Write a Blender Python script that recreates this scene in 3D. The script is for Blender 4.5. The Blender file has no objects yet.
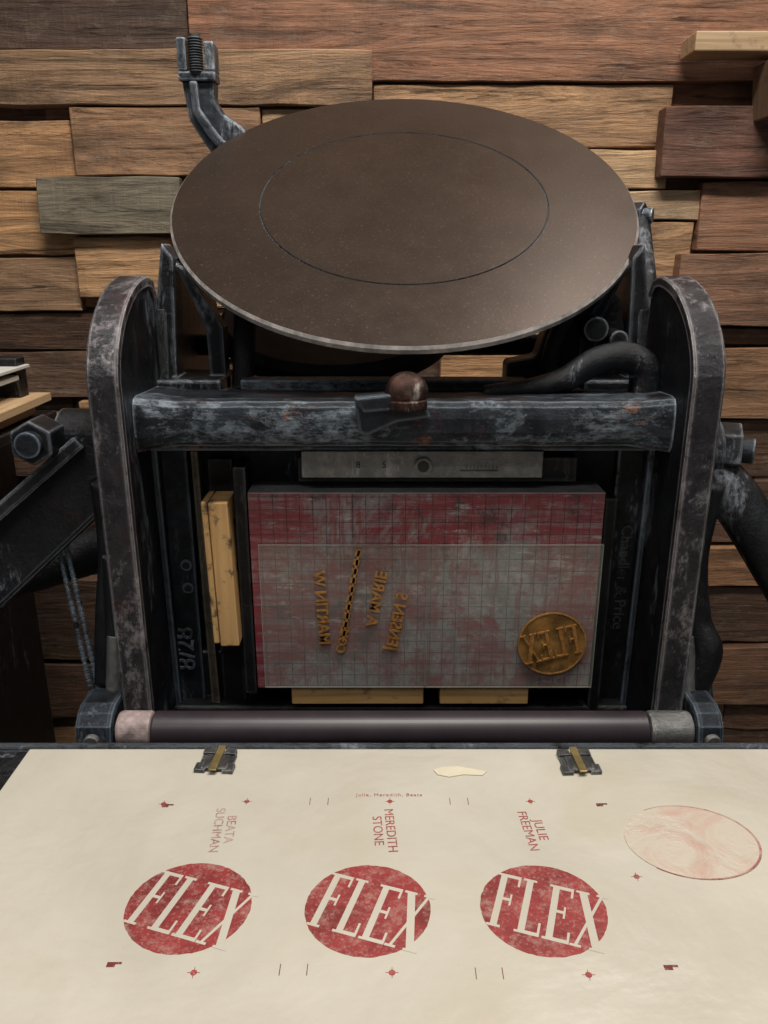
import bpy, bmesh, math, random
from mathutils import Vector, Matrix
random.seed(7)
DATUM = 1.40      # height of the machine reference level above the floor (m)
CX = 0.018        # centre line of the press
scene = bpy.context.scene
scene.view_settings.view_transform = 'Standard'

# ------------------------------------------------------------------ materials
def new_mat(name):
    m = bpy.data.materials.new(name); m.use_nodes = True
    nt = m.node_tree; nt.nodes.clear()
    o = nt.nodes.new('ShaderNodeOutputMaterial'); b = nt.nodes.new('ShaderNodeBsdfPrincipled')
    nt.links.new(b.outputs[0], o.inputs[0])
    return m, nt, b
def N(nt, t, **kw):
    n = nt.nodes.new(t)
    for k, v in kw.items(): setattr(n, k, v)
    return n
def setin(n, **kw):
    for k, v in kw.items(): n.inputs[k.replace('_', ' ')].default_value = v
def noise(nt, vec, scale, detail=6, rough=.6, dist=0):
    n = N(nt, 'ShaderNodeTexNoise'); setin(n, Scale=scale, Detail=detail, Roughness=rough, Distortion=dist)
    nt.links.new(vec, n.inputs['Vector']); return n.outputs['Fac']
def ramp(nt, fac, stops):
    r = N(nt, 'ShaderNodeValToRGB'); nt.links.new(fac, r.inputs[0])
    e = r.color_ramp.elements
    while len(e) < len(stops): e.new(.5)
    for i, (p, c) in enumerate(stops):
        e[i].position = p
        e[i].color = (c, c, c, 1) if isinstance(c, (int, float)) else (*c, 1)
    return r.outputs[0]
def mix(nt, fac, a, b, mode='MIX'):
    n = N(nt, 'ShaderNodeMix', data_type='RGBA', blend_type=mode)
    for s, v in ((0, fac), (6, a), (7, b)):
        if isinstance(v, bpy.types.NodeSocket): nt.links.new(v, n.inputs[s])
        elif s == 0: n.inputs[0].default_value = v
        else: n.inputs[s].default_value = (*v, 1)
    return n.outputs[2]
def math_n(nt, op, a, b=None):
    n = N(nt, 'ShaderNodeMath', operation=op)
    for i, v in enumerate((a, b)):
        if v is None: continue
        if isinstance(v, bpy.types.NodeSocket): nt.links.new(v, n.inputs[i])
        else: n.inputs[i].default_value = v
    return n.outputs[0]
def coords(nt, sc=(1, 1, 1)):
    t = N(nt, 'ShaderNodeTexCoord'); mp = N(nt, 'ShaderNodeMapping')
    mp.inputs['Scale'].default_value = sc
    nt.links.new(t.outputs['Object'], mp.inputs[0]); return mp.outputs[0]
def bump(nt, b, h, strength, dist=.002):
    n = N(nt, 'ShaderNodeBump'); setin(n, Strength=strength, Distance=dist)
    nt.links.new(h, n.inputs['Height']); nt.links.new(n.outputs[0], b.inputs['Normal'])

def iron(name, base, mid, wear, amount=.5, edge=.8, metallic=.35, rough=(.22, .48), edge_r=.004, red=0.0, orange=0.0, stretch=(1, 1, .3)):
    m, nt, b = new_mat(name); c = coords(nt)
    n1 = noise(nt, c, 38, 10, .78, .3); n2 = noise(nt, c, 230, 6, .75); n3 = noise(nt, coords(nt, stretch), 17, 10, .78, .3)
    n4 = noise(nt, coords(nt, stretch), 170, 8, .78)
    col = mix(nt, ramp(nt, n1, [(.42, 0), (.66, 1)]), base, mid)
    # chipped and scuffed wear: patches with ragged borders broken up by fine directional scratches
    lo = .56 - amount * .075
    gate = ramp(nt, n3, [(lo, 0), (lo + .035, .5), (lo + .14, 1)])
    w = math_n(nt, 'MULTIPLY', gate, ramp(nt, n4, [(.43, .03), (.56, 1)]))
    w = math_n(nt, 'MAXIMUM', w, math_n(nt, 'MULTIPLY', ramp(nt, n2, [(.64, 0), (.70, 1)]), min(.9, amount)))
    col = mix(nt, w, col, wear)
    if red > 0:
        col = mix(nt, math_n(nt, 'MULTIPLY', ramp(nt, noise(nt, c, 16, 8, .75), [(.57, 0), (.66, 1)]), red), col, (.15, .028, .033))
    if orange > 0:
        col = mix(nt, math_n(nt, 'MULTIPLY', ramp(nt, noise(nt, coords(nt, (1, 1.7, 1.3)), 19, 8, .75), [(.60, 0), (.66, 1)]), orange), col, (.30, .12, .05))
    if edge > 0:
        bv = N(nt, 'ShaderNodeBevel', samples=4); setin(bv, Radius=edge_r)
        g = N(nt, 'ShaderNodeNewGeometry'); d = N(nt, 'ShaderNodeVectorMath', operation='DOT_PRODUCT')
        nt.links.new(bv.outputs[0], d.inputs[0]); nt.links.new(g.outputs['Normal'], d.inputs[1])
        e = ramp(nt, d.outputs['Value'], [(.86, 1), (.99, 0)])
        e = math_n(nt, 'MULTIPLY', e, ramp(nt, n1, [(.36, 0), (.48, 1)]))
        e = math_n(nt, 'MULTIPLY', e, edge)
        col = mix(nt, e, col, tuple(min(.9, q * 1.5) for q in wear))
    nt.links.new(col, b.inputs['Base Color'])
    r = N(nt, 'ShaderNodeMapRange'); setin(r, To_Min=rough[0], To_Max=rough[1]); nt.links.new(n1, r.inputs[0])
    nt.links.new(r.outputs[0], b.inputs['Roughness']); b.inputs['Metallic'].default_value = metallic
    h = math_n(nt, 'ADD', math_n(nt, 'MULTIPLY', n1, .9), math_n(nt, 'MULTIPLY', n2, .25))
    bump(nt, b, h, .8, .004)
    return m

def wood(name, c1, c2, axis='x', stain=(.02, .018, .015), stain_amt=.3, rough=.55):
    m, nt, b = new_mat(name)
    sc = {'x': (3, 60, 60), 'z': (60, 60, 3), 'y': (60, 3, 60)}[axis]
    g = noise(nt, coords(nt, sc), 2, 6, .6, .8); c = coords(nt)
    col = mix(nt, ramp(nt, g, [(.35, 0), (.65, 1)]), c1, c2)
    s = math_n(nt, 'MULTIPLY', ramp(nt, noise(nt, c, 45, 8, .7), [(.55, 0), (.64, 1)]), stain_amt)
    col = mix(nt, s, col, stain)
    nt.links.new(col, b.inputs['Base Color']); b.inputs['Roughness'].default_value = rough
    bump(nt, b, g, .3, .001); return m

def plain(name, col, rough=.5, metallic=0, var=.25, scale=40, bumpy=.1, alpha=1):
    m, nt, b = new_mat(name); n = noise(nt, coords(nt), scale, 6)
    dark = tuple(x * (1 - var) for x in col); light = tuple(min(1, x * (1 + var)) for x in col)
    nt.links.new(mix(nt, ramp(nt, n, [(.35, 0), (.65, 1)]), dark, light), b.inputs['Base Color'])
    b.inputs['Roughness'].default_value = rough; b.inputs['Metallic'].default_value = metallic
    b.inputs['Alpha'].default_value = alpha
    if bumpy: bump(nt, b, n, bumpy, .001)
    return m

M_cast = iron('black_cast_iron', (.005, .0055, .007), (.015, .018, .022), (.25, .28, .32), .0, 1, red=.12)
M_beam = iron('worn_beam_iron', (.008, .010, .014), (.032, .042, .056), (.26, .31, .36), .75, 1, .45, (.18, .45), red=.4, orange=.6, stretch=(.45, 1, 1))
M_rib = iron('worn_bed_iron', (.008, .010, .014), (.026, .035, .048), (.20, .25, .30), .2, 1, .4)
M_rail = iron('worn_rail_iron', (.017, .016, .019), (.052, .050, .058), (.33, .31, .32), .8, 1, .45, (.22, .5), red=.2, stretch=(1, 1, .6))
M_dark = iron('oily_black_iron', (.005, .005, .006), (.012, .013, .016), (.12, .13, .14), 0, .6)
M_hook = iron('blue_grey_painted_iron', (.02, .026, .034), (.085, .10, .12), (.38, .42, .46), .7, 1, .5)
M_steel = iron('bare_steel', (.17, .17, .17), (.30, .30, .29), (.46, .46, .45), .2, .6, .7, (.25, .45), edge_r=.001)
M_roller = plain('rubber_roller', (.032, .024, .030), .40, 0, .15, 30)
M_truck = plain('truck_wheel_resin', (.28, .22, .21), .5, 0, .5, 90)
M_woodblock = wood('furniture_wood', (.48, .27, .10), (.64, .40, .17), 'z', stain_amt=.85)
M_woodbar = wood('furniture_wood_lying', (.45, .25, .09), (.66, .42, .18), 'x', stain_amt=.55)
M_gold = plain('amber_photopolymer', (.40, .19, .05), .32, .3, .35, 300, .3)
M_golddisc = plain('amber_polymer_disc', (.27, .14, .04), .2, .15, .5, 60, .3, .85)
M_brass = plain('brass', (.35, .27, .12), .35, .7, .3, 80)
M_tape = plain('paper_tape', (.62, .57, .43), .6, 0, .06, 40)

# ink disc
M_disc, nt, b = new_mat('inked_disc_steel')
c = coords(nt); n1 = noise(nt, c, 4, 6, .6); n2 = noise(nt, c, 420, 3, .6); n3 = noise(nt, c, 30, 7, .7)
col = mix(nt, ramp(nt, n1, [(.3, 0), (.7, 1)]), (.042, .029, .022), (.070, .048, .037))
col = mix(nt, math_n(nt, 'MULTIPLY', ramp(nt, n3, [(.45, 0), (.7, 1)]), .15), col, (.085, .06, .045))
col = mix(nt, math_n(nt, 'MULTIPLY', ramp(nt, n2, [(.60, 0), (.72, 1)]), .4), col, (.24, .18, .14))
nt.links.new(col, b.inputs['Base Color']); b.inputs['Metallic'].default_value = .55
r = N(nt, 'ShaderNodeMapRange'); setin(r, To_Min=.24, To_Max=.38); nt.links.new(n3, r.inputs[0]); nt.links.new(r.outputs[0], b.inputs['Roughness'])
bump(nt, b, n2, .15, .0006)
M_rim = plain('disc_rim_steel', (.42, .39, .37), .3, .35, .4, 70, .1)

# tympan paper
def paper(name):
    m, nt, b = new_mat(name); c = coords(nt)
    n1 = noise(nt, c, 5, 5, .6, .3); n2 = noise(nt, c, 260, 4); n3 = noise(nt, c, 9, 4, .5, .4); n4 = noise(nt, coords(nt, (1, .35, 1)), 22, 2, .4, .2)
    n5 = noise(nt, c, 130, 5, .7)
    col = mix(nt, ramp(nt, n1, [(.3, 0), (.7, 1)]), (.455, .425, .355), (.56, .53, .455))
    col = mix(nt, math_n(nt, 'MULTIPLY', ramp(nt, n3, [(.52, 0), (.70, 1)]), .4), col, (.43, .375, .28))
    col = mix(nt, math_n(nt, 'MULTIPLY', ramp(nt, n5, [(.70, 0), (.76, 1)]), .5), col, (.34, .18, .14))   # ink specks
    nt.links.new(col, b.inputs['Base Color']); b.inputs['Roughness'].default_value = .30
    h = math_n(nt, 'ADD', n3, math_n(nt, 'ADD', math_n(nt, 'MULTIPLY', n2, .03), math_n(nt, 'MULTIPLY', n4, .22)))
    bump(nt, b, h, .7, .012)
    return m
M_paper = paper('tympan_paper')
def ink(name, colr, fade=.3, lo=.5):
    m, nt, b = new_mat(name); c = coords(nt)
    n1 = noise(nt, c, 65, 10, .8, .2); n2 = noise(nt, c, 480, 3); n3 = noise(nt, c, 24, 8, .75)
    f = math_n(nt, 'MULTIPLY', ramp(nt, n1, [(lo, 0), (lo + .12, 1)]), fade)
    f = math_n(nt, 'ADD', f, math_n(nt, 'MULTIPLY', ramp(nt, n2, [(.55, 0), (.66, 1)]), .28))
    base_ = mix(nt, ramp(nt, n3, [(.45, 0), (.60, 1)]), colr, tuple(q * .62 for q in colr))
    nt.links.new(mix(nt, f, base_, (.48, .36, .30)), b.inputs['Base Color']); b.inputs['Roughness'].default_value = .42
    return m
M_red = ink('red_ink', (.27, .036, .036), .36)
M_redtext = ink('red_text_ink', (.32, .06, .055), .4)
M_faint = ink('faint_red_ink', (.36, .12, .11), .7, .42)
M_mark = ink('dark_red_ink', (.16, .03, .03), .3)

# printing base: grey metal with grid and red ink
M_base, nt, b = new_mat('gridded_aluminium_base')
c = coords(nt); t = N(nt, 'ShaderNodeTexCoord'); sp = N(nt, 'ShaderNodeSeparateXYZ'); nt.links.new(t.outputs['Object'], sp.inputs[0])
n1 = noise(nt, c, 9, 11, .76, .4); n2 = noise(nt, c, 60, 8, .78); n3 = noise(nt, coords(nt, (6, 6, 60)), 1.6, 9, .78, .4); n5 = noise(nt, coords(nt, (60, 1, 8)), 2, 8, .78)
col = mix(nt, ramp(nt, n2, [(.40, 0), (.60, 1)]), (.17, .17, .175), (.38, .375, .37))
zf = N(nt, 'ShaderNodeMapRange'); setin(zf, From_Min=-.43, From_Max=-.22, To_Min=.0, To_Max=.09); nt.links.new(sp.outputs[2], zf.inputs[0])
xf = N(nt, 'ShaderNodeMapRange'); setin(xf, From_Min=-.13, From_Max=.0, To_Min=.06, To_Max=.0); nt.links.new(sp.outputs[0], xf.inputs[0])
rf = ramp(nt, math_n(nt, 'ADD', n1, math_n(nt, 'ADD', zf.outputs[0], xf.outputs[0])), [(.475, 0), (.555, 1)])
col = mix(nt, math_n(nt, 'MULTIPLY', rf, ramp(nt, n3, [(.40, .35), (.54, .97)])), col, (.23, .026, .04))
col = mix(nt, math_n(nt, 'MULTIPLY', ramp(nt, n5, [(.51, 0), (.58, 1)]), .65), col, (.23, .03, .042))
col = mix(nt, math_n(nt, 'MULTIPLY', ramp(nt, noise(nt, c, 30, 11, .8), [(.53, 0), (.60, 1)]), .75), col, (.045, .038, .045))
col = mix(nt, math_n(nt, 'MULTIPLY', ramp(nt, noise(nt, coords(nt, (1, 1, 3)), 24, 11, .8), [(.57, 0), (.63, 1)]), .65), col, (.48, .47, .46))
def grid(sock, step, wd):
    f = math_n(nt, 'FRACT', math_n(nt, 'MULTIPLY', math_n(nt, 'ADD', sock, 10.0), 1 / step))
    return math_n(nt, 'LESS_THAN', f, wd)
g = math_n(nt, 'MAXIMUM', grid(sp.outputs[0], .0127, .065), grid(sp.outputs[2], .0127, .065))
g = math_n(nt, 'MULTIPLY', g, ramp(nt, n2, [(.38, .35), (.55, .9)]))
col = mix(nt, g, col, (.02, .018, .025))
nt.links.new(col, b.inputs['Base Color']); b.inputs['Metallic'].default_value = .2; b.inputs['Roughness'].default_value = .42
bump(nt, b, n2, .15, .001)
M_basetop = iron('machined_aluminium', (.24, .25, .27), (.36, .37, .39), (.5, .5, .5), .2, .3, .4, (.35, .5))

# clear polymer film
M_film, nt, b = new_mat('clear_polymer_film')
b.inputs['Base Color'].default_value = (.42, .42, .37, 1); b.inputs['Alpha'].default_value = .13; b.inputs['Roughness'].default_value = .12
bump(nt, b, noise(nt, coords(nt), 18, 3), .3, .005)
M_filmedge = plain('film_edge', (.40, .40, .36), .3, 0, .1, 40, 0, .28)
# glossy, slightly yellowed round patch stuck on the tympan
M_varnish, nt, b = new_mat('glossy_round_patch')
c = coords(nt); n1 = noise(nt, c, 26, 6, .65, .8)
nt.links.new(mix(nt, ramp(nt, n1, [(.45, 0), (.66, 1)]), (.53, .47, .39), (.50, .33, .27)), b.inputs['Base Color'])
b.inputs['Roughness'].default_value = .2; bump(nt, b, n1, .6, .006)

# wall planks
M_plank, nt, b = new_mat('reclaimed_plank_wood')
at = N(nt, 'ShaderNodeVertexColor', layer_name='tint'); sd = N(nt, 'ShaderNodeVertexColor', layer_name='seed')
t = N(nt, 'ShaderNodeTexCoord'); va = N(nt, 'ShaderNodeVectorMath', operation='MULTIPLY_ADD')
nt.links.new(sd.outputs[0], va.inputs[0]); va.inputs[1].default_value = (9, 9, 9); nt.links.new(t.outputs['Object'], va.inputs[2])
def mp(s):
    m_ = N(nt, 'ShaderNodeMapping'); m_.inputs['Scale'].default_value = s; nt.links.new(va.outputs[0], m_.inputs[0]); return m_.outputs[0]
g1 = noise(nt, mp((1.5, 8, 12)), 1.6, 10, .72, 1.8); g2 = noise(nt, mp((5, 60, 70)), 1.5, 6, .7, .5); g3 = noise(nt, mp((3, 5, 8)), 2, 9, .76)
g4 = noise(nt, mp((160, 30, 6)), 1, 3); g5 = noise(nt, mp((2.2, 30, 40)), 1.4, 9, .78, .8); g6 = noise(nt, mp((.7, 1, 1.3)), 30, 9, .8)
v = math_n(nt, 'ADD', math_n(nt, 'MULTIPLY', ramp(nt, g1, [(.36, .35), (.64, 1.45)]), .8), math_n(nt, 'MULTIPLY', ramp(nt, g2, [(.3, .45), (.7, 1.0)]), .32))
cmb = N(nt, 'ShaderNodeCombineXYZ'); [nt.links.new(v, cmb.inputs[i]) for i in range(3)]
col = mix(nt, 1.0, at.outputs[0], cmb.outputs[0], 'MULTIPLY')
col = mix(nt, math_n(nt, 'MULTIPLY', ramp(nt, g3, [(.49, 0), (.62, 1)]), .5), col, (.06, .034, .021))
col = mix(nt, math_n(nt, 'MULTIPLY', ramp(nt, g6, [(.52, 0), (.62, 1)]), .22), col, (.38, .29, .21))
col = mix(nt, math_n(nt, 'MULTIPLY', ramp(nt, g5, [(.60, 0), (.65, 1)]), .8), col, (.014, .01, .008))
nt.links.new(col, b.inputs['Base Color']); b.inputs['Roughness'].default_value = .6
hh = math_n(nt, 'ADD', g1, math_n(nt, 'ADD', math_n(nt, 'MULTIPLY', g2, .6), math_n(nt, 'MULTIPLY', g4, .25)))
hh = math_n(nt, 'SUBTRACT', hh, math_n(nt, 'MULTIPLY', ramp(nt, g5, [(.58, 0), (.65, 1)]), .6))
bump(nt, b, hh, .75, .007)

# ------------------------------------------------------------------ mesh helpers
def finish(name, bm, mat, parent=None, bevel=0, seg=2, smooth=False, recalc=True):
    if recalc: bmesh.ops.recalc_face_normals(bm, faces=bm.faces)
    me = bpy.data.meshes.new(name); bm.to_mesh(me); bm.free()
    o = bpy.data.objects.new(name, me); scene.collection.objects.link(o)
    if mat: me.materials.append(mat)
    if parent: o.parent = parent
    else: o.location = (0, 0, DATUM)
    if bevel:
        md = o.modifiers.new('bevel', 'BEVEL'); md.width = bevel; md.segments = seg; md.limit_method = 'ANGLE'; md.angle_limit = math.radians(35)
    if smooth:
        for p in me.polygons: p.use_smooth = True
    return o
def add_box(bm, x0, x1, y0, y1, z0, z1, M=None):
    vs = [bm.verts.new((x, y, z)) for x in (x0, x1) for y in (y0, y1) for z in (z0, z1)]
    for f in ((0, 1, 3, 2), (4, 6, 7, 5), (0, 4, 5, 1), (2, 3, 7, 6), (0, 2, 6, 4), (1, 5, 7, 3)):
        bm.faces.new([vs[i] for i in f])
    if M is not None: bmesh.ops.transform(bm, matrix=M, verts=vs)
    return vs
def box(name, x0, x1, y0, y1, z0, z1, mat, parent=None, bevel=.002, rot=None, jitter=0):
    bm = bmesh.new(); vs = add_box(bm, x0, x1, y0, y1, z0, z1)
    if rot:
        cc = Vector(((x0 + x1) / 2, (y0 + y1) / 2, (z0 + z1) / 2))
        bmesh.ops.transform(bm, matrix=Matrix.Translation(cc) @ Matrix.Rotation(rot[0], 4, rot[1]) @ Matrix.Translation(-cc), verts=bm.verts)
    return finish(name, bm, mat, parent, bevel)
def add_prism(bm, pts, axis, a0, a1):
    def P(p, a): return {'x': (a, p[0], p[1]), 'y': (p[0], a, p[1]), 'z': (p[0], p[1], a)}[axis]
    A = [bm.verts.new(P(p, a0)) for p in pts]; B = [bm.verts.new(P(p, a1)) for p in pts]
    bm.faces.new(A); bm.faces.new(B[::-1]); n = len(pts)
    for i in range(n): bm.faces.new((A[i], B[i], B[(i + 1) % n], A[(i + 1) % n]))
def prism(name, pts, axis, a0, a1, mat, parent=None, bevel=.002):
    bm = bmesh.new(); add_prism(bm, pts, axis, a0, a1); return finish(name, bm, mat, parent, bevel)
def add_cyl(bm, p0, p1, r0, r1=None, seg=40):
    p0, p1 = Vector(p0), Vector(p1); d = p1 - p0
    q = Vector((0, 0, 1)).rotation_difference(d.normalized()).to_matrix().to_4x4()
    return bmesh.ops.create_cone(bm, cap_ends=True, segments=seg, radius1=r0, radius2=r0 if r1 is None else r1, depth=d.length,
                                 matrix=Matrix.Translation((p0 + p1) / 2) @ q)
def cyl(name, p0, p1, r, mat, parent=None, r1=None, seg=40, bevel=.001):
    bm = bmesh.new(); add_cyl(bm, p0, p1, r, r1, seg); return finish(name, bm, mat, parent, bevel)
def tube(name, pts, radii, mat, parent=None, seg=20, sub=8, flat=1.0):
    P = [Vector(p) for p in pts]; R = radii if isinstance(radii, list) else [radii] * len(P)
    path = []; rr = []
    for i in range(len(P) - 1):
        a = P[max(0, i - 1)]; b_ = P[i]; c_ = P[i + 1]; d = P[min(len(P) - 1, i + 2)]
        for k in range(sub):
            t_ = k / sub
            path.append(.5 * ((2 * b_) + (c_ - a) * t_ + (2 * a - 5 * b_ + 4 * c_ - d) * t_ ** 2 + (3 * b_ - a - 3 * c_ + d) * t_ ** 3))
            rr.append(R[i] + (R[i + 1] - R[i]) * t_)
    path.append(P[-1]); rr.append(R[-1])
    bm = bmesh.new(); rings = []; up = Vector((0, 1, 0.01)).normalized()
    for i, p in enumerate(path):
        tg = (path[min(i + 1, len(path) - 1)] - path[max(i - 1, 0)]).normalized()
        s = tg.cross(up)
        if s.length < .05: s = tg.cross(Vector((1, 0, 0)))
        s.normalize(); u = s.cross(tg).normalized()
        rings.append([bm.verts.new(p + s * math.cos(2 * math.pi * k / seg) * rr[i] + u * math.sin(2 * math.pi * k / seg) * rr[i] * flat) for k in range(seg)])
    for a, b_ in zip(rings, rings[1:]):
        for k in range(seg): bm.faces.new((a[k], a[(k + 1) % seg], b_[(k + 1) % seg], b_[k]))
    bm.faces.new(rings[0]); bm.faces.new(rings[-1][::-1])
    return finish(name, bm, mat, parent, smooth=True)
def lathe(name, prof, M, mat, parent=None, seg=96, mats=None, mi=None):
    bm = bmesh.new(); rings = []
    for (r, z) in prof:
        rings.append([bm.verts.new((r * math.cos(2 * math.pi * k / seg), r * math.sin(2 * math.pi * k / seg), z)) for k in range(seg)])
    for j, (a, b_) in enumerate(zip(rings, rings[1:])):
        for k in range(seg):
            f = bm.faces.new((a[k], a[(k + 1) % seg], b_[(k + 1) % seg], b_[k]))
            if mi: f.material_index = mi[j]
    bm.faces.new(rings[0][::-1]); bm.faces.new(rings[-1])
    bmesh.ops.recalc_face_normals(bm, faces=bm.faces)
    bmesh.ops.transform(bm, matrix=M, verts=bm.verts)
    o = finish(name, bm, mat, parent, recalc=False)
    for m_ in (mats or []): o.data.materials.append(m_)
    return o
def empty(name, loc=(0, 0, DATUM)):
    e = bpy.data.objects.new(name, None); e.empty_display_size = .1; e.location = loc; scene.collection.objects.link(e); return e
def text_mesh(name, s, size, M, mat, parent, extrude=.0002, space=1.0, bold=0.0):
    cu = bpy.data.curves.new(name + '_cu', 'FONT'); cu.body = s; cu.size = size; cu.extrude = extrude; cu.align_x = 'CENTER'; cu.align_y = 'CENTER'
    cu.space_line = .95; cu.space_character = space; cu.offset = bold
    o = bpy.data.objects.new(name + '_tmp', cu); scene.collection.objects.link(o); bpy.context.view_layer.update()
    me = bpy.data.meshes.new_from_object(o.evaluated_get(bpy.context.evaluated_depsgraph_get()))
    bpy.data.objects.remove(o); bpy.data.curves.remove(cu)
    me.transform(M); 
    if M.determinant() < 0: me.flip_normals()
    me.name = name; me.materials.clear(); me.materials.append(mat)
    ob = bpy.data.objects.new(name, me); scene.collection.objects.link(ob); ob.parent = parent; return ob
def R(a, ax): return Matrix.Rotation(math.radians(a), 4, ax)
T = Matrix.Translation

# ------------------------------------------------------------------ room
bm = bmesh.new(); tint = bm.loops.layers.float_color.new('tint'); seedl = bm.loops.layers.float_color.new('seed')
WY = 1.45
PAL = [(.26, .13, .06), (.38, .20, .09), (.17, .085, .045), (.52, .30, .14), (.20, .12, .075), (.32, .155, .08), (.13, .068, .04)]
def plank(x0, x1, z0, z1, d, colr):
    before = len(bm.faces)
    g_ = sum(colr) / 3; colr = tuple((q * .97 + g_ * .03) for q in colr)
    tilt_ = random.uniform(-.005, .005)
    n = max(2, int((x1 - x0) / .05)); rings = []
    for k in range(n + 1):
        x = x0 + .001 + (x1 - x0 - .002) * k / n
        e = (random.uniform(-.003, .003), random.uniform(-.003, .003))
        zb = z0 + .001 + e[0] * .6; zt = z1 - .001 + e[1] * .6; yf = WY - d
        rings.append([bm.verts.new(p) for p in ((x, WY + .05, zb), (x, yf + tilt_ + e[0] * .4, zb), (x, yf - tilt_ + e[1] * .4, zt), (x, WY + .05, zt))])
    for a, b_ in zip(rings, rings[1:]):
        for k in range(4): bm.faces.new((a[k], a[(k + 1) % 4], b_[(k + 1) % 4], b_[k]))
    bm.faces.new(rings[0]); bm.faces.new(rings[-1][::-1])
    s = (random.random(), random.random(), random.random(), 1)
    bm.faces.ensure_lookup_table()
    for f in bm.faces[before:]:
        for l in f.loops: l[tint] = (*colr, 1); l[seedl] = s
z = -1.40
while z < 1.3:
    h = random.uniform(.065, .115); x = -2.4 + random.uniform(0, .3)
    while x < 2.4:
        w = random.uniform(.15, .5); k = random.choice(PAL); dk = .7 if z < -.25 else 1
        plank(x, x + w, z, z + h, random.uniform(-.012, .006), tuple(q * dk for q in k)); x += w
    z += h
DK = (.13, .065, .035); OR = (.62, .33, .15); BR = (.40, .235, .125); GG = (.20, .17, .115); LT = (.60, .38, .20)
for p in [(-.9, -.31, .308, .47, .014, (.085, .047, .03)), (-.31, .98, .262, .50, .016, (.33, .15, .078)), (-.9, -.018, .226, .306, .034, BR),
          (-.018, .47, .165, .261, .012, (.46, .26, .13)), (-.66, -.512, .103, .207, .018, OR), (-.51, -.20, .121, .224, .028, (.36, .195, .10)),
          (-.20, .08, .121, .224, .015, LT), (-.572, -.335, .029, .121, .046, GG), (-.72, -.515, -.003, .10, .016, (.60, .32, .135)),
          (-.525, -.36, -.073, .028, .032, (.60, .34, .16)), (-.72, -.526, -.097, -.005, .02, BR), (-.70, -.40, -.165, -.10, .01, DK),
          (-.9, -.38, -.25, -.166, .014, (.13, .07, .04)), (-.55, -.42, -.285, -.252, .03, (.56, .31, .14)), (-.80, -.36, -.40, -.288, .012, DK),
          (-.46, -.15, -.53, -.44, .02, (.26, .135, .07)), (-.36, .10, -.36, -.25, .012, BR), (.10, .40, -.23, -.12, .02, OR), (.08, .34, -.35, -.235, .014, LT),
          (.30, .47, .102, .163, .02, LT), (.448, .80, .117, .224, .050, (.17, .075, .048)), (.35, .54, .052, .10, .024, (.66, .45, .26)),
          (.527, .82, .004, .114, .032, (.36, .175, .095)), (.37, .525, -.062, .05, .018, (.60, .35, .18)), (.498, .85, -.12, .001, .046, (.28, .145, .085)),
          (.40, .60, -.22, -.123, .012, BR), (.56, .90, -.154, -.124, .02, DK), (.594, .95, -.285, -.158, .028, (.36, .19, .095)),
          (.45, .9, -.40, -.288, .01, DK), (.5, .95, -.525, -.403, .02, (.13, .065, .038)), (.46, .95, -.615, -.53, .03, (.42, .215, .10)),
          (.48, .95, -.74, -.62, .014, (.10, .053, .032)), (.42, .95, -.88, -.745, .025, (.24, .12, .065)),
          (-.95, -.40, -.78, -.60, .02, (.13, .07, .042)), (-.95, -.42, -.92, -.79, .012, (.15, .08, .05))]:
    plank(*p)
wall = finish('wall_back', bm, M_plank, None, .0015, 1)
fl = box('floor', -2.4, 2.4, -1.5, 1.5, -1.45, -1.40, plain('concrete_floor', (.11, .10, .095), .7, 0, .2, 6), None, 0)
box('shelf_board', .468, .80, 1.355, 1.42, .290, .317, wood('pale_board', (.42, .28, .15), (.62, .44, .27), 'x'), None, .002)
box('shelf_board', .585, .70, 1.33, 1.41, .205, .285, wood('grey_board', (.16, .10, .06), (.28, .18, .11), 'z'), None, .002, (math.radians(-6), 'Y'))

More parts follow.
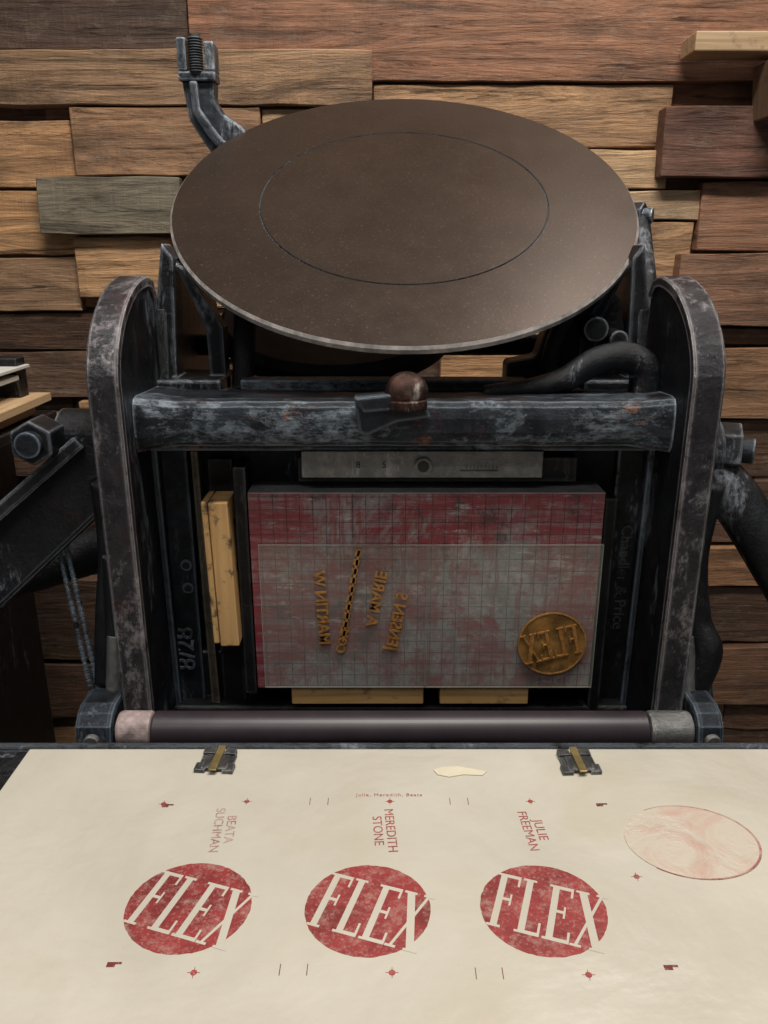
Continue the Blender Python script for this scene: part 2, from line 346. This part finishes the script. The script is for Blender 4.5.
# ------------------------------------------------------------------ printing press
press = empty('printing_press')
prof = [(.66, -.475), (.66, -.30), (.66, -.105)]
NS = 16
for k in range(1, NS + 1):
    a = k / NS * math.pi / 2
    prof.append((.66 + .112 * (1 - math.cos(a)) ** .9, -.105 + .081 * math.sin(a)))
ntr = len(prof)
prof += [(.786, -.027), (.794, -.04), (.80, -.10), (.80, -.475)]
for i, (a0, a1) in enumerate(((-.2435, -.2216), (.2575, .2795))):
    prism(f'rail_plate_{i+1}', prof, 'x', a0, a1, M_cast, press, 0)
    bmx = bmesh.new(); rings = []
    for k, (y, z) in enumerate(prof[:ntr + 2]):
        p0 = Vector(prof[max(0, k - 1)]); p1 = Vector(prof[min(len(prof) - 1, k + 1)]); d = (p1 - p0).normalized(); nn = Vector((-d.y, d.x))
        P_ = Vector((y, z)); w_ = random.uniform(-.0006, .0006)
        o_ = P_ + nn * (.004 + w_); m_ = P_ + nn * .0025; i_ = P_ - nn * .005
        rings.append([bmx.verts.new(v_) for v_ in ((a0 - .0022, i_.x, i_.y), (a0 - .0022, m_.x, m_.y), (a0 - .0004, o_.x, o_.y), (a1 + .0004, o_.x, o_.y), (a1 + .0022, m_.x, m_.y), (a1 + .0022, i_.x, i_.y))])
    for A, B in zip(rings, rings[1:]):
        for k in range(6): bmx.faces.new((A[k], A[(k + 1) % 6], B[(k + 1) % 6], B[k]))
    bmx.faces.new(rings[0]); bmx.faces.new(rings[-1][::-1])
    finish(f'roller_track_{i+1}', bmx, M_rail, press)
    sgn = 1 if i == 0 else -1; xi = a1 if i == 0 else a0
    prism(f'plate_rib_{i+1}', [(.752, -.16), (.765, -.16), (.765, -.47), (.752, -.47)], 'x', min(xi, xi + sgn * .03), max(xi, xi + sgn * .03), M_rib if i == 0 else M_cast, press, .002)
    prism(f'plate_fillet_{i+1}', [(.735, -.17), (.752, -.17), (.752, -.46), (.742, -.46)], 'x', min(xi, xi + sgn * .006), max(xi, xi + sgn * .006), M_rib, press, .002)
box('bed_plate', -.2216, .2575, .765, .79, -.475, -.13, M_cast, press, .002)
# squarer cast cross beam, sharp worn arrises, thicker where it joins the side plates
bm = bmesh.new(); secs = []
bp = [(.795, -.128), (.712, -.124), (.704, -.1255), (.700, -.130), (.698, -.140), (.698, -.152), (.700, -.161), (.703, -.1655), (.710, -.167), (.795, -.169)]
for k in range(81):
    x = -.2216 + .4791 * k / 80
    t_ = abs((x - CX) / .24); e = .006 * max(0, t_ - .85) * 6; w_ = .00025 * math.sin(k * .9) + .0002 * math.sin(k * .37 + 1)
    secs.append([bm.verts.new((x, y - (e * .8 + w_ if y < .74 else 0), z + (e * .6 if z > -.145 else -e * .9) + w_)) for y, z in bp])
for a, b_ in zip(secs, secs[1:]):
    for k in range(len(bp)): bm.faces.new((a[k], a[(k + 1) % len(bp)], b_[(k + 1) % len(bp)], b_[k]))
bm.faces.new(secs[0]); bm.faces.new(secs[-1][::-1])
finish('top_beam', bm, M_beam, press, smooth=False)
box('beam_lip', -.2216, .2575, .730, .766, -.177, -.166, M_beam, press, .002)
box('beam_top_ledge', -.14, .14, .775, .80, -.128, -.117, M_beam, press, .002)
for i, (zc) in enumerate((-.30, -.325)):
    cyl(f'bed_bolt_{i+1}', (-.2, .752, zc), (-.2, .748, zc), .006, M_rib, press)
prism('bed_side_strip', [(-.1855, -.18), (-.179, -.18), (-.174, -.455), (-.183, -.455)], 'y', .742, .765, iron('tan_strip', (.05, .04, .03), (.11, .09, .065), (.22, .2, .16), .4, .6), press, .001)
text_mesh('cast_numerals', '8/28', .028, T((-.208, .7512, -.395)) @ R(90, 'X') @ R(90, 'Z'), M_rib, press, .0015)
text_mesh('cast_lettering', 'Chandler & Price', .0165, T((.243, .7518, -.315)) @ R(90, 'X') @ R(-90, 'Z'), M_dark, press, .0010)
box('bed_bar_1', -.1435, -.1315, .728, .765, -.435, -.192, M_dark, press, .0015)
box('bed_bar_2', .2145, .2265, .735, .765, -.46, -.225, M_dark, press, .0015)
box('bed_bar_3', -.083, .186, .742, .765, -.2105, -.186, M_dark, press, .0015)
box('bed_bar_4', -.20, -.150, .755, .765, -.455, -.40, M_cast, press, .0015)
box('bed_bar_5', -.172, -.148, .752, .765, -.46, -.19, M_dark, press, .0015)
box('bed_foot', -.2216, .2575, .735, .79, -.485, -.455, M_dark, press, .003)

TILT = math.radians(32.5)
DM = T((.021, .907, .054)) @ Matrix.Rotation(TILT, 4, 'X')
Rd = .2455
prof = [(.02, -.020), (Rd - .03, -.016), (Rd - .004, -.010), (Rd, -.007), (Rd, -.0025), (Rd - .0025, 0), (.1535, 0), (.1530, -.0014), (.1518, -.0014), (.1513, 0), (.01, 0)]
mi = [2, 2, 2, 1, 1, 0, 2, 2, 2, 0]
d = lathe('ink_disc', prof, DM, M_disc, press, 160, [M_rim, M_dark], mi)
lathe('disc_hub', [(.03, -.10), (.035, -.06), (.06, -.05), (.06, -.0195)], DM, M_dark, press, 48)
lathe('disc_ratchet', [(.10, -.094), (.137, -.090), (.14, -.072), (.132, -.064), (.10, -.064)], T((-.055, .945, -.006)) @ Matrix.Rotation(math.radians(20), 4, 'X'), plain('blue_black_iron', (.022, .026, .034), .6, 0, .4, 50, .3), press, 80)
for i in (0, 1):
    mx = (lambda x: x) if i == 0 else (lambda x: 2 * CX - x)
    bm = bmesh.new()
    add_prism(bm, [(mx(-.213), .010), (mx(-.202), -.004), (mx(-.208), -.135), (mx(-.238), -.135)], 'y', .80, .835)
    add_prism(bm, [(mx(-.205), -.008), (mx(-.195), -.012), (mx(-.160), -.07), (mx(-.160), -.135), (mx(-.176), -.135), (mx(-.178), -.07)], 'y', .81, .835)
    add_box(bm, min(mx(-.235), mx(-.16)), max(mx(-.235), mx(-.16)), .78, .86, -.145, -.118)
    finish(f'disc_bracket_{i+1}', bm, M_cast, press, .003)
    bm = bmesh.new()
    add_prism(bm, [(.80, -.05), (.86, -.02), (1.02, -.03), (1.06, -.08), (1.06, -.30), (.785, -.30), (.785, -.14)], 'x', mx(-.22) - .008, mx(-.22) + .008)
    finish(f'rear_frame_{i+1}', bm, M_dark, press, .003)
cyl('cross_shaft', (-.22, .93, -.10), (.256, .93, -.10), .012, M_dark, press)
cyl('disc_post', (-.142, .80, -.13), (-.138, .82, -.045), .011, M_dark, press)
cyl('disc_bolt', (.262, .91, .038), (.276, .90, .038), .014, M_cast, press, seg=6)
cyl('disc_bolt_tip', (.274, .901, .038), (.284, .896, .038), .008, M_hook, press, seg=20)
tube('side_link', [(.272, .905, .036), (.270, .86, -.02), (.267, .82, -.07), (.262, .80, -.12)], [.011, .011, .012, .014], M_cast, press)
prism('cam_casting', [(.125, -.135), (.125, -.105), (.155, -.10), (.165, -.065), (.20, -.035), (.235, -.04), (.245, -.09), (.235, -.135)], 'y', .815, .85, M_dark, press, .004)
tube('cam_lever', [(.165, .80, -.12), (.17, .80, -.08), (.19, .80, -.045), (.205, .80, -.03)], [.010, .009, .009, .012], M_cast, press)
cyl('cam_pin', (.205, .815, -.07), (.205, .785, -.07), .012, M_cast, press)
cyl('cam_pin_2', (.228, .815, -.08), (.228, .785, -.08), .009, M_cast, press)
tube('gripper_lug', [(.095, .755, -.126), (.14, .755, -.121), (.172, .755, -.113), (.198, .755, -.097), (.225, .755, -.092), (.245, .755, -.103), (.248, .755, -.128)], [.007, .009, .012, .013, .014, .015, .016], M_cast, press)
prism('clamp_plate', [(-.026, -.118), (.030, -.112), (.041, -.136), (.012, -.140), (-.014, -.152), (-.022, -.150)], 'y', .684, .698, M_rib, press, .002)
prism('clamp_fold', [(-.026, -.118), (.030, -.112), (.036, -.126), (-.018, -.131)], 'y', .678, .686, M_rib, press, .002)
bm = bmesh.new(); bmesh.ops.create_uvsphere(bm, u_segments=32, v_segments=20, radius=.0175, matrix=T((.0195, .690, -.115)) @ Matrix.Diagonal((1.08, 1, 1.05, 1)))
for v_ in bm.verts:
    if v_.co.z < -.126: v_.co.z = -.126
M_nut = iron('coppery_worn_steel', (.02, .014, .012), (.13, .065, .05), (.60, .55, .50), .5, 0, .75, (.22, .45))
o = finish('clamp_nut', bm, M_nut, press, smooth=True)
cyl('clamp_collar', (.0195, .690, -.129), (.0195, .690, -.120), .0205, M_nut, press, seg=6, bevel=.0015)
# flat bent bracket with a screw fork, rising behind the disc
prism('hook_arm', [(-.236, .192), (-.197, .192), (-.199, .172), (-.190, .158), (-.168, .143), (-.146, .112), (-.120, -.02), (-.165, -.02), (-.190, .095), (-.212, .122), (-.230, .150)], 'y', 1.035, 1.062, M_hook, press, .004)
prism('hook_arm_rib', [(-.226, .190), (-.216, .190), (-.214, .160), (-.196, .135), (-.172, .110), (-.184, .105), (-.207, .130), (-.224, .156)], 'y', 1.028, 1.037, M_hook, press, .003)
bm = bmesh.new(); add_box(bm, -.238, -.195, 1.03, 1.06, .190, .200); add_box(bm, -.238, -.227, 1.03, 1.06, .200, .235); add_box(bm, -.207, -.195, 1.03, 1.06, .200, .231)
finish('hook_fork', bm, M_hook, press, .002)
bm = bmesh.new()
for k in range(13): add_cyl(bm, (-.217, 1.035, .200 + k * .0028), (-.217, 1.035, .2016 + k * .0028), .0090, .0072, 20)
add_cyl(bm, (-.217, 1.035, .197), (-.217, 1.035, .238), .0070, None, 20)
finish('hook_screw', bm, M_dark, press)
RZ = -.4195
cyl('ink_roller', (-.212, .64, RZ), (.242, .64, RZ), .0165, M_roller, press, seg=64)
for i, (x0, x1, xb0, xb1, s_) in enumerate(((-.245, -.2135, -.281, -.247, -1), (.2435, .283, .2845, .309, 1))):
    cyl(f'roller_truck_{i+1}', (x0, .64, RZ), (x1, .64, RZ), .0168, M_truck if i == 0 else M_steel, press, bevel=.003)
    cyl(f'roller_journal_{i+1}', (x0 - .012, .64, RZ), (x1 + .012, .64, RZ), .0085, M_steel, press)
    prism(f'roller_bracket_{i+1}', [(.625, -.408), (.634, -.399), (.645, -.395), (.672, -.395), (.69, -.42), (.68, -.455), (.635, -.448), (.626, -.440), (.621, -.425)], 'x', xb0, xb1, M_rib, press, .004)
    cyl(f'bracket_stud_{i+1}', ((xb0 + xb1) / 2, .622, RZ), ((xb0 + xb1) / 2, .616, RZ), .007, M_steel, press)
    xm = (xb0 + xb1) / 2 + (.006 if i == 0 else -.006)
    cyl(f'saddle_rod_{i+1}', (xm, .672, -.41), (xm + s_ * -.004, .685, -.345), .0095, M_steel, press)
    cyl(f'saddle_sleeve_{i+1}', (xm + s_ * -.004, .685, -.372), (xm + s_ * -.006, .70, -.27), .0125, M_cast, press)
def bar(name, p0, p1, w, h, mat, bevel=.005, par=None):
    p0, p1 = Vector(p0), Vector(p1); d = p1 - p0; L = d.length
    x = d.normalized(); y = Vector((0, 1, 0)); y = (y - x * y.dot(x)).normalized(); zv = x.cross(y)
    M_ = Matrix((x, y, zv)).transposed().to_4x4(); M_.translation = p0
    bm = bmesh.new(); add_box(bm, 0, L, -w / 2, w / 2, -h / 2, h / 2, M_); return finish(name, bm, mat, par or press, bevel)
bar('side_arm_1', (-.262, .755, -.185), (-.50, .70, -.40), .045, .066, M_cast)
bar('side_arm_1_rib', (-.285, .735, -.168), (-.50, .675, -.348), .03, .014, M_cast, .003)
cyl('arm_nut_1', (-.318, .735, -.163), (-.318, .700, -.163), .021, M_cast, press, seg=6, bevel=.002)
cyl('arm_nut_cap_1', (-.318, .702, -.163), (-.318, .692, -.163), .012, M_rib, press)
cyl('arm_hub_1', (-.31, .76, -.168), (-.243, .755, -.168), .026, M_cast, press)
tube('side_arm_2', [(.31, .745, -.200), (.34, .73, -.228), (.40, .70, -.325), (.47, .66, -.44)], [.026, .024, .022, .022], M_cast, press)
cyl('arm_hub_2', (.2795, .75, -.180), (.318, .75, -.180), .032, M_cast, press, bevel=.003)
cyl('arm_nut_2', (.315, .745, -.178), (.338, .738, -.178), .026, M_cast, press, seg=6, bevel=.002)
cyl('arm_nut_2b', (.338, .738, -.178), (.350, .733, -.178), .012, M_rib, press)
tube('curved_lever', [(.300, .70, -.20), (.293, .70, -.27), (.298, .69, -.33), (.308, .68, -.36), (.300, .68, -.40)], [.012, .012, .013, .014, .013], M_cast, press)
tube('curved_lever_left', [(-.262, .71, -.20), (-.262, .71, -.27), (-.266, .70, -.33), (-.27, .69, -.40)], [.010, .010, .012, .013], M_cast, press)
for i, dx in enumerate((0, .008)):
    bm = bmesh.new(); a = Vector((-.325 + dx, .74, -.25)); b_ = Vector((-.290 + dx, .70, -.44)); add_cyl(bm, a, b_, .0018, None, 12)
    for k in range(34):
        p = a.lerp(b_, k / 34); q = a.lerp(b_, (k + .6) / 34); add_cyl(bm, p, q, .0026, None, 12)
    finish(f'spring_rod_{i+1}', bm, M_rib, press)
tube('rear_arm', [(-.27, .86, -.30), (-.36, .84, -.33), (-.50, .80, -.36)], [.03, .025, .025], M_dark, press)
for i, (a0, a1) in enumerate(((-.305, -.262), (.298, .341))):
    prism(f'main_frame_{i+1}', [(.70, -.47), (.80, -.30), (1.05, -.30), (1.10, -.8), (1.16, -1.40), (1.00, -1.40), (.88, -1.0), (.60, -1.0), (.42, -1.40), (.26, -1.40), (.40, -.85), (.56, -.62)], 'x', a0, a1, M_dark, press, .004)
box('lower_body', -.262, .298, .74, 1.0, -.80, -.486, M_dark, press, .006)
cyl('hinge_shaft', (-.34, .60, -.66), (.376, .60, -.66), .025, M_dark, press)
cyl('tie_shaft', (-.32, .50, -1.05), (.356, .50, -1.05), .02, M_dark, press)
pl = [(.23, -.404), (.24, -.4015), (.580, -.4015), (.588, -.407), (.590, -.425), (.575, -.455), (.24, -.455), (.23, -.44)]
prism('platen', pl, 'x', -.345, .381, M_cast, press, .003)
prism('platen_support', [(.28, -.455), (.57, -.455), (.60, -.55), (.64, -.64), (.60, -.70), (.54, -.66), (.36, -.55)], 'x', -.10, .136, M_dark, press, .006)
cyl('platen_bail', (-.345, .590, -.4055), (.381, .590, -.4055), .0042, M_cast, press, seg=16)
bar('platen_clip', (-.345, .415, -.398), (-.300, .415, -.398), .022, .006, M_dark, .001)

# ------------------------------------------------------------------ items on the bed
base = empty('printing_base')
box('base_block', -.130, .211, .725, .765, -.4265, -.2175, M_base, base, .0008)
box('base_top', -.130, .211, .7255, .765, -.2175, -.2165, M_basetop, base, .0003)
q = empty('locking_quoin')
box('quoin_bar', -.078, .150, .728, .7415, -.2025, -.1765, M_steel, q, .001)
bm = bmesh.new(); bmesh.ops.create_cone(bm, cap_ends=True, segments=32, radius1=.0085, radius2=.0085, depth=.003, matrix=T((.037, .727, -.191)) @ R(90, 'X'))
finish('quoin_ring', bm, M_steel, q, .0008)
cyl('quoin_keyhole', (.037, .7275, -.191), (.037, .7252, -.191), .0058, plain('key_dark', (.01, .01, .01), .5), q)
text_mesh('quoin_number', '8        5', .009, T((-.012, .7278, -.190)) @ R(90, 'X'), M_dark, q, .0002)
box('quoin_slot', .072, .108, .7275, .7285, -.196, -.1945, M_dark, q, 0)
for k in range(9): box(f'quoin_tick_{k}', .078 + k * .0035, .0785 + k * .0035, .7275, .7285, -.1935, -.1905, M_dark, q, 0)
wf = empty('wooden_furniture')
box('block_front', -.164, -.1455, .712, .752, -.372, -.2224, M_woodblock, wf, .0012, (math.radians(-1.2), 'Y'))
box('block_side', -.171, -.165, .714, .752, -.370, -.2224, M_woodblock, wf, .0012, (math.radians(-1.2), 'Y'))
for x0, x1 in ((-.096, .041), (.058, .150)):
    box('wooden_furniture', x0, x1, .728, .762, -.4475, -.4285, M_woodbar, None, .0012)

def film_edges(par, x0, x1, z0, z1):
    bm = bmesh.new(); w_ = .0008
    for b_ in ((x0, x0 + w_, z0, z1), (x1 - w_, x1, z0, z1), (x0 + w_, x1 - w_, z0, z0 + w_), (x0 + w_, x1 - w_, z1 - w_, z1)): add_box(bm, b_[0], b_[1], .7222, .7237, b_[2], b_[3])
    finish('film_edge', bm, M_filmedge, par)
film = empty('polymer_plate')
box('film', -.122, .042, .7225, .7235, -.4245, -.268, M_film, film, 0); film_edges(film, -.122, .042, -.4245, -.268)
def gold_text(nm, s, size, x, zc, ang, par, y=.7222):
    return text_mesh(nm, s, size, T((x, y, zc)) @ R(90, 'X') @ R(ang, 'Z') @ Matrix.Diagonal((1, -1, 1, 1)), M_gold, par, .0006, 1.0, .0004)
gold_text('name_line_1', 'MARTIN W', .0160, -.062, -.335, 93, film)
gold_text('name_line_2', 'COLE', .0120, -.042, -.370, 78, film)
gold_text('name_line_3', 'A MARIE', .0160, -.008, -.325, 80, film)
gold_text('name_line_4', 'JENSEN S', .0160, .012, -.350, 80, film)
box('rule_line', -.034, -.0315, .7212, .7225, -.372, -.272, M_gold, film, 0, (math.radians(10), 'Y'))
for k in range(10): 
    zz = -.365 + k * .0095; xx = -.0328 + (zz + .322) * .176
    box(f'rule_bead_{k}', xx - .003, xx + .003, .7212, .7225, zz, zz + .006, M_gold, film, 0, (math.radians(10), 'Y'))
film2 = empty('polymer_plate')
box('film', .0425, .213, .7225, .7235, -.4245, -.268, M_film, film2, 0); film_edges(film2, .0425, .213, -.4245, -.268)
cyl('round_die', (.169, .7225, -.3735), (.169, .7205, -.3735), .0345, M_golddisc, film2, seg=72, bevel=.0004)
bm = bmesh.new(); 
for k in range(72):
    a = k / 72 * 2 * math.pi; b2 = (k + 1) / 72 * 2 * math.pi
    add_prism(bm, [(.169 + r_ * math.cos(t_), -.3735 + r_ * math.sin(t_)) for r_, t_ in ((.0345, a), (.0345, b2), (.033, b2), (.033, a))], 'y', .7200, .7206)
finish('die_rim', bm, M_gold, film2)

def letter(ch):
    S = []
    def rc(a, b_, c_, d_): S.append([(a, b_), (c_, b_), (c_, d_), (a, d_)])
    if ch in 'FEL':
        rc(.10, 0, .30, 1); rc(0, 0, .40, .04); rc(0, .96, .40, 1)
    if ch == 'F': rc(.28, .94, .72, 1); rc(.65, .80, .72, 1); rc(.28, .50, .52, .55); rc(.50, .42, .56, .63)
    if ch == 'E': rc(.28, .94, .72, 1); rc(.65, .82, .72, 1); rc(.28, .50, .52, .55); rc(.50, .42, .56, .63); rc(.28, 0, .76, .06); rc(.69, 0, .76, .20)
    if ch == 'L': rc(.28, 0, .72, .06); rc(.65, 0, .72, .24)
    if ch == 'X':
        S.append([(.02, 1), (.26, 1), (.82, 0), (.58, 0)]); S.append([(.04, 0), (.13, 0), (.76, 1), (.67, 1)])
        rc(-.05, .96, .34, 1); rc(.55, .96, .88, 1); rc(-.06, 0, .26, .04); rc(.48, 0, .90, .04)
    return S
LW = {'F': .76, 'L': .76, 'E': .80, 'X': .86}
def word(bm, s, x, y, w, h, fn, a0, a1, space=.04):
    # every stroke is its own thin solid, heights staggered so that no faces coincide
    k = 0
    for ch in s:
        for poly in letter(ch):
            k += 1; top = a1 + (a1 - a0) * .04 * k
            P_ = [fn(x + u * w, y + v_ * h) for u, v_ in poly]
            A = [bm.verts.new(p(a0)) for p in P_]; B = [bm.verts.new(p(top)) for p in P_]
            bm.faces.new(A); bm.faces.new(B[::-1])
            for i in range(4): bm.faces.new((A[i], B[i], B[(i + 1) % 4], A[(i + 1) % 4]))
        x += (LW[ch] + space) * w
bm = bmesh.new()
def fdie(u, v_):     # mirror-reading, turned, raised toward the operator
    c_, s_ = math.cos(math.radians(-14)), math.sin(math.radians(-14))
    return lambda a: (.169 - (u * c_ - v_ * s_), a, -.3735 + u * s_ + v_ * c_)
word(bm, 'FLEX', -.0275, -.016, .0172, .032, fdie, .7207, .7197)
finish('die_letters', bm, M_gold, film2)

# ------------------------------------------------------------------ tympan sheet and printing
ty = empty('tympan_sheet')
ZP = -.3990
box('paper_sheet', -.300, .336, .225, .579, -.4010, ZP, M_paper, ty, .0008)
def flat_disc(name, cx, cy, r, z0, z1, mat, par, ry=None, wob=0):
    bm = bmesh.new(); n = 96
    pts = [(cx + (r + random.uniform(-wob, wob)) * math.cos(2 * math.pi * k / n), cy + ((ry or r) + random.uniform(-wob, wob)) * math.sin(2 * math.pi * k / n)) for k in range(n)]
    add_prism(bm, pts, 'z', z0, z1); return finish(name, bm, mat, par)
for i, (x, y) in enumerate(((-.1255, .4085), (-.0105, .4065), (.1020, .4065))):
    flat_disc(f'red_print_{i+1}', x, y, .0402, ZP, ZP + .00012, M_red, ty, .0375, .0003)
    bm = bmesh.new(); sh = math.radians(-18)
    def fp(u, v_, x=x, y=y):
        c_, s_ = math.cos(sh), math.sin(sh)
        return lambda a: (x + u * c_ - v_ * s_, y + u * s_ + v_ * c_, a)
    word(bm, 'FLEX', -.0325, -.024, .0215, .046, fp, ZP + .00013, ZP + .00019)
    finish(f'reversed_letters_{i+1}', bm, M_paper, ty)
def ptext(nm, s, size, x, y, ang, mat, sp=1.0):
    return text_mesh(nm, s, size, T((x, y, ZP + .0002)) @ R(ang, 'Z'), mat, ty, 0, sp, 0)
ptext('name_print_1', 'BEATA\nSUCHMAN', .0098, -.117, .480, -86, M_faint)
ptext('name_print_2', 'MEREDITH\nSTONE', .0098, .0000, .479, -86, M_redtext)
ptext('name_print_3', 'JULIE\nFREEMAN', .0098, .1090, .479, -86, M_redtext)
ptext('header_print', 'Julie, Meredith, Beata', .0048, .004, .5185, 0, M_redtext, 1.2)
bm = bmesh.new(); bm2 = bmesh.new(); bm3 = bmesh.new()
def mark(b_, x, y, w, h, e=0): add_box(b_, x - w / 2, x + w / 2, y - h / 2, y + h / 2, ZP, ZP + .00015 + e)
for x, y in ((-.168, .508), (.0045, .511), (.112, .511), (.170, .4336), (-.111, .3585), (.0047, .3585), (.119, .357), (-.105, .511)):
    add_cyl(bm, (x, y, ZP), (x, y, ZP + .00020), .0020, None, 20)
    mark(bm, x, y, .0075, .0004); mark(bm, x, y, .0004, .0075, .00002)
for x, y in ((-.161, .364), (-.166, .506), (.167, .362), (.164, .507)): mark(bm2, x, y, .005, .0035); mark(bm2, x + .004, y + .001, .004, .0015, .00003)
for x, y in ((-.0566, .511), (-.0428, .511), (.0505, .511), (.0643, .511), (-.061, .3605), (-.045, .3605), (.0535, .358), (.0692, .358)): mark(bm3, x, y, .0005, .008)
finish('registration_dots', bm, M_redtext, ty); finish('registration_blocks', bm2, M_mark, ty); finish('crop_marks', bm3, M_mark, ty)
flat_disc('round_patch', .2195, .468, .047, ZP, ZP + .0006, M_varnish, ty, .037)
bm = bmesh.new()
for k in range(85):
    a = math.radians(-135 + k * 3); b2 = a + math.radians(3.2); wd = .0003 + .0015 * max(0, math.sin(math.radians(k * 2.1)))
    add_prism(bm, [(.2195 + r_ * math.cos(t_), .468 + r_ * .79 * math.sin(t_)) for r_, t_ in ((.0475, a), (.0475, b2), (.0475 - wd, b2), (.0475 - wd, a))], 'z', ZP, ZP + .0007)
finish('patch_edge', bm, M_faint, ty)
tp = [(.040, .549), (.048, .553), (.06, .5535), (.07, .551), (.083, .547), (.079, .542), (.064, .543), (.052, .540), (.043, .543)]
bm = bmesh.new(); add_prism(bm, tp, 'z', ZP, ZP + .0010); finish('tape_scrap', bm, M_tape, ty)
M_pin = iron('pin_steel', (.06, .06, .06), (.14, .14, .135), (.4, .4, .4), .3, .6, .7, (.3, .5), .001)
for gx, gy, an in ((-.137, .557, -4), (.159, .555, 3)):
    gp = empty('gauge_pin', (gx, gy, DATUM + ZP))
    gp.rotation_euler = (0, 0, math.radians(an))
    bm = bmesh.new(); add_box(bm, -.014, .014, -.006, .012, .0002, .0022); add_box(bm, -.016, -.007, -.012, -.002, .0002, .0035); add_box(bm, .007, .016, -.012, -.002, .0002, .0035)
    add_box(bm, -.014, -.004, .009, .017, .0002, .005); add_box(bm, .004, .013, .009, .017, .0002, .005); add_box(bm, -.010, .010, -.010, .008, .0022, .0042)
    finish('pin_body', bm, M_pin, gp, .0005)
    bm = bmesh.new(); add_box(bm, -.0032, .0032, -.014, .019, .0042, .0056); finish('pin_tongue', bm, M_brass, gp, .0004)

st = empty('board_stack')
M_pale = wood('pale_plywood', (.50, .33, .18), (.66, .47, .28), 'y', stain_amt=.2); M_white = plain('white_card', (.62, .62, .58), .7, 0, .05)
box('board_1', -.74, -.512, .98, 1.22, -.215, -.203, M_pale, st, .001); box('board_2', -.76, -.530, .97, 1.2, -.232, -.218, M_pale, st, .001)
box('card', -.72, -.530, 1.0, 1.2, -.162, -.157, M_white, st, .001); box('card_2', -.74, -.536, 1.02, 1.18, -.177, -.170, M_white, st, .001)
box('tray_side', -.76, -.536, 1.17, 1.2, -.235, -.145, M_dark, st, .002); box('tray_front', -.78, -.515, .95, 1.24, -.25, -.234, M_dark, st, .002)
box('cabinet', -.97, -.62, .96, 1.30, -1.40, -.25, M_dark, st, .004)

# ------------------------------------------------------------------ light
def area(name, loc, rot, sx, sy, e, colr):
    l = bpy.data.lights.new(name, 'AREA'); l.shape = 'RECTANGLE'; l.size = sx; l.size_y = sy; l.energy = e; l.color = colr
    o = bpy.data.objects.new(name, l); o.location = loc; o.rotation_euler = [math.radians(a) for a in rot]; scene.collection.objects.link(o)
area('ceiling_light', (.15, .30, 3.0), (0, 0, 0), 1.1, .25, 43, (1, .945, .87))
area('ceiling_light', (-.5, -.9, 2.9), (-25, 0, 0), 1.2, .3, 21, (1, .96, .91))
area('ceiling_light', (.6, 1.0, 3.0), (0, 10, 0), .3, .9, 9, (1, .93, .85))
w = bpy.data.worlds.new('room_ambient'); scene.world = w; w.use_nodes = True
w.node_tree.nodes['Background'].inputs[0].default_value = (.95, .96, 1, 1); w.node_tree.nodes['Background'].inputs[1].default_value = .11

cam = bpy.data.cameras.new('camera'); cam.sensor_fit = 'VERTICAL'; cam.sensor_height = 24; cam.lens = 24 * 796 / 1024
co = bpy.data.objects.new('camera', cam); co.location = (0, 0, DATUM); co.rotation_euler = (math.radians(72), 0, 0)
scene.collection.objects.link(co); scene.camera = co
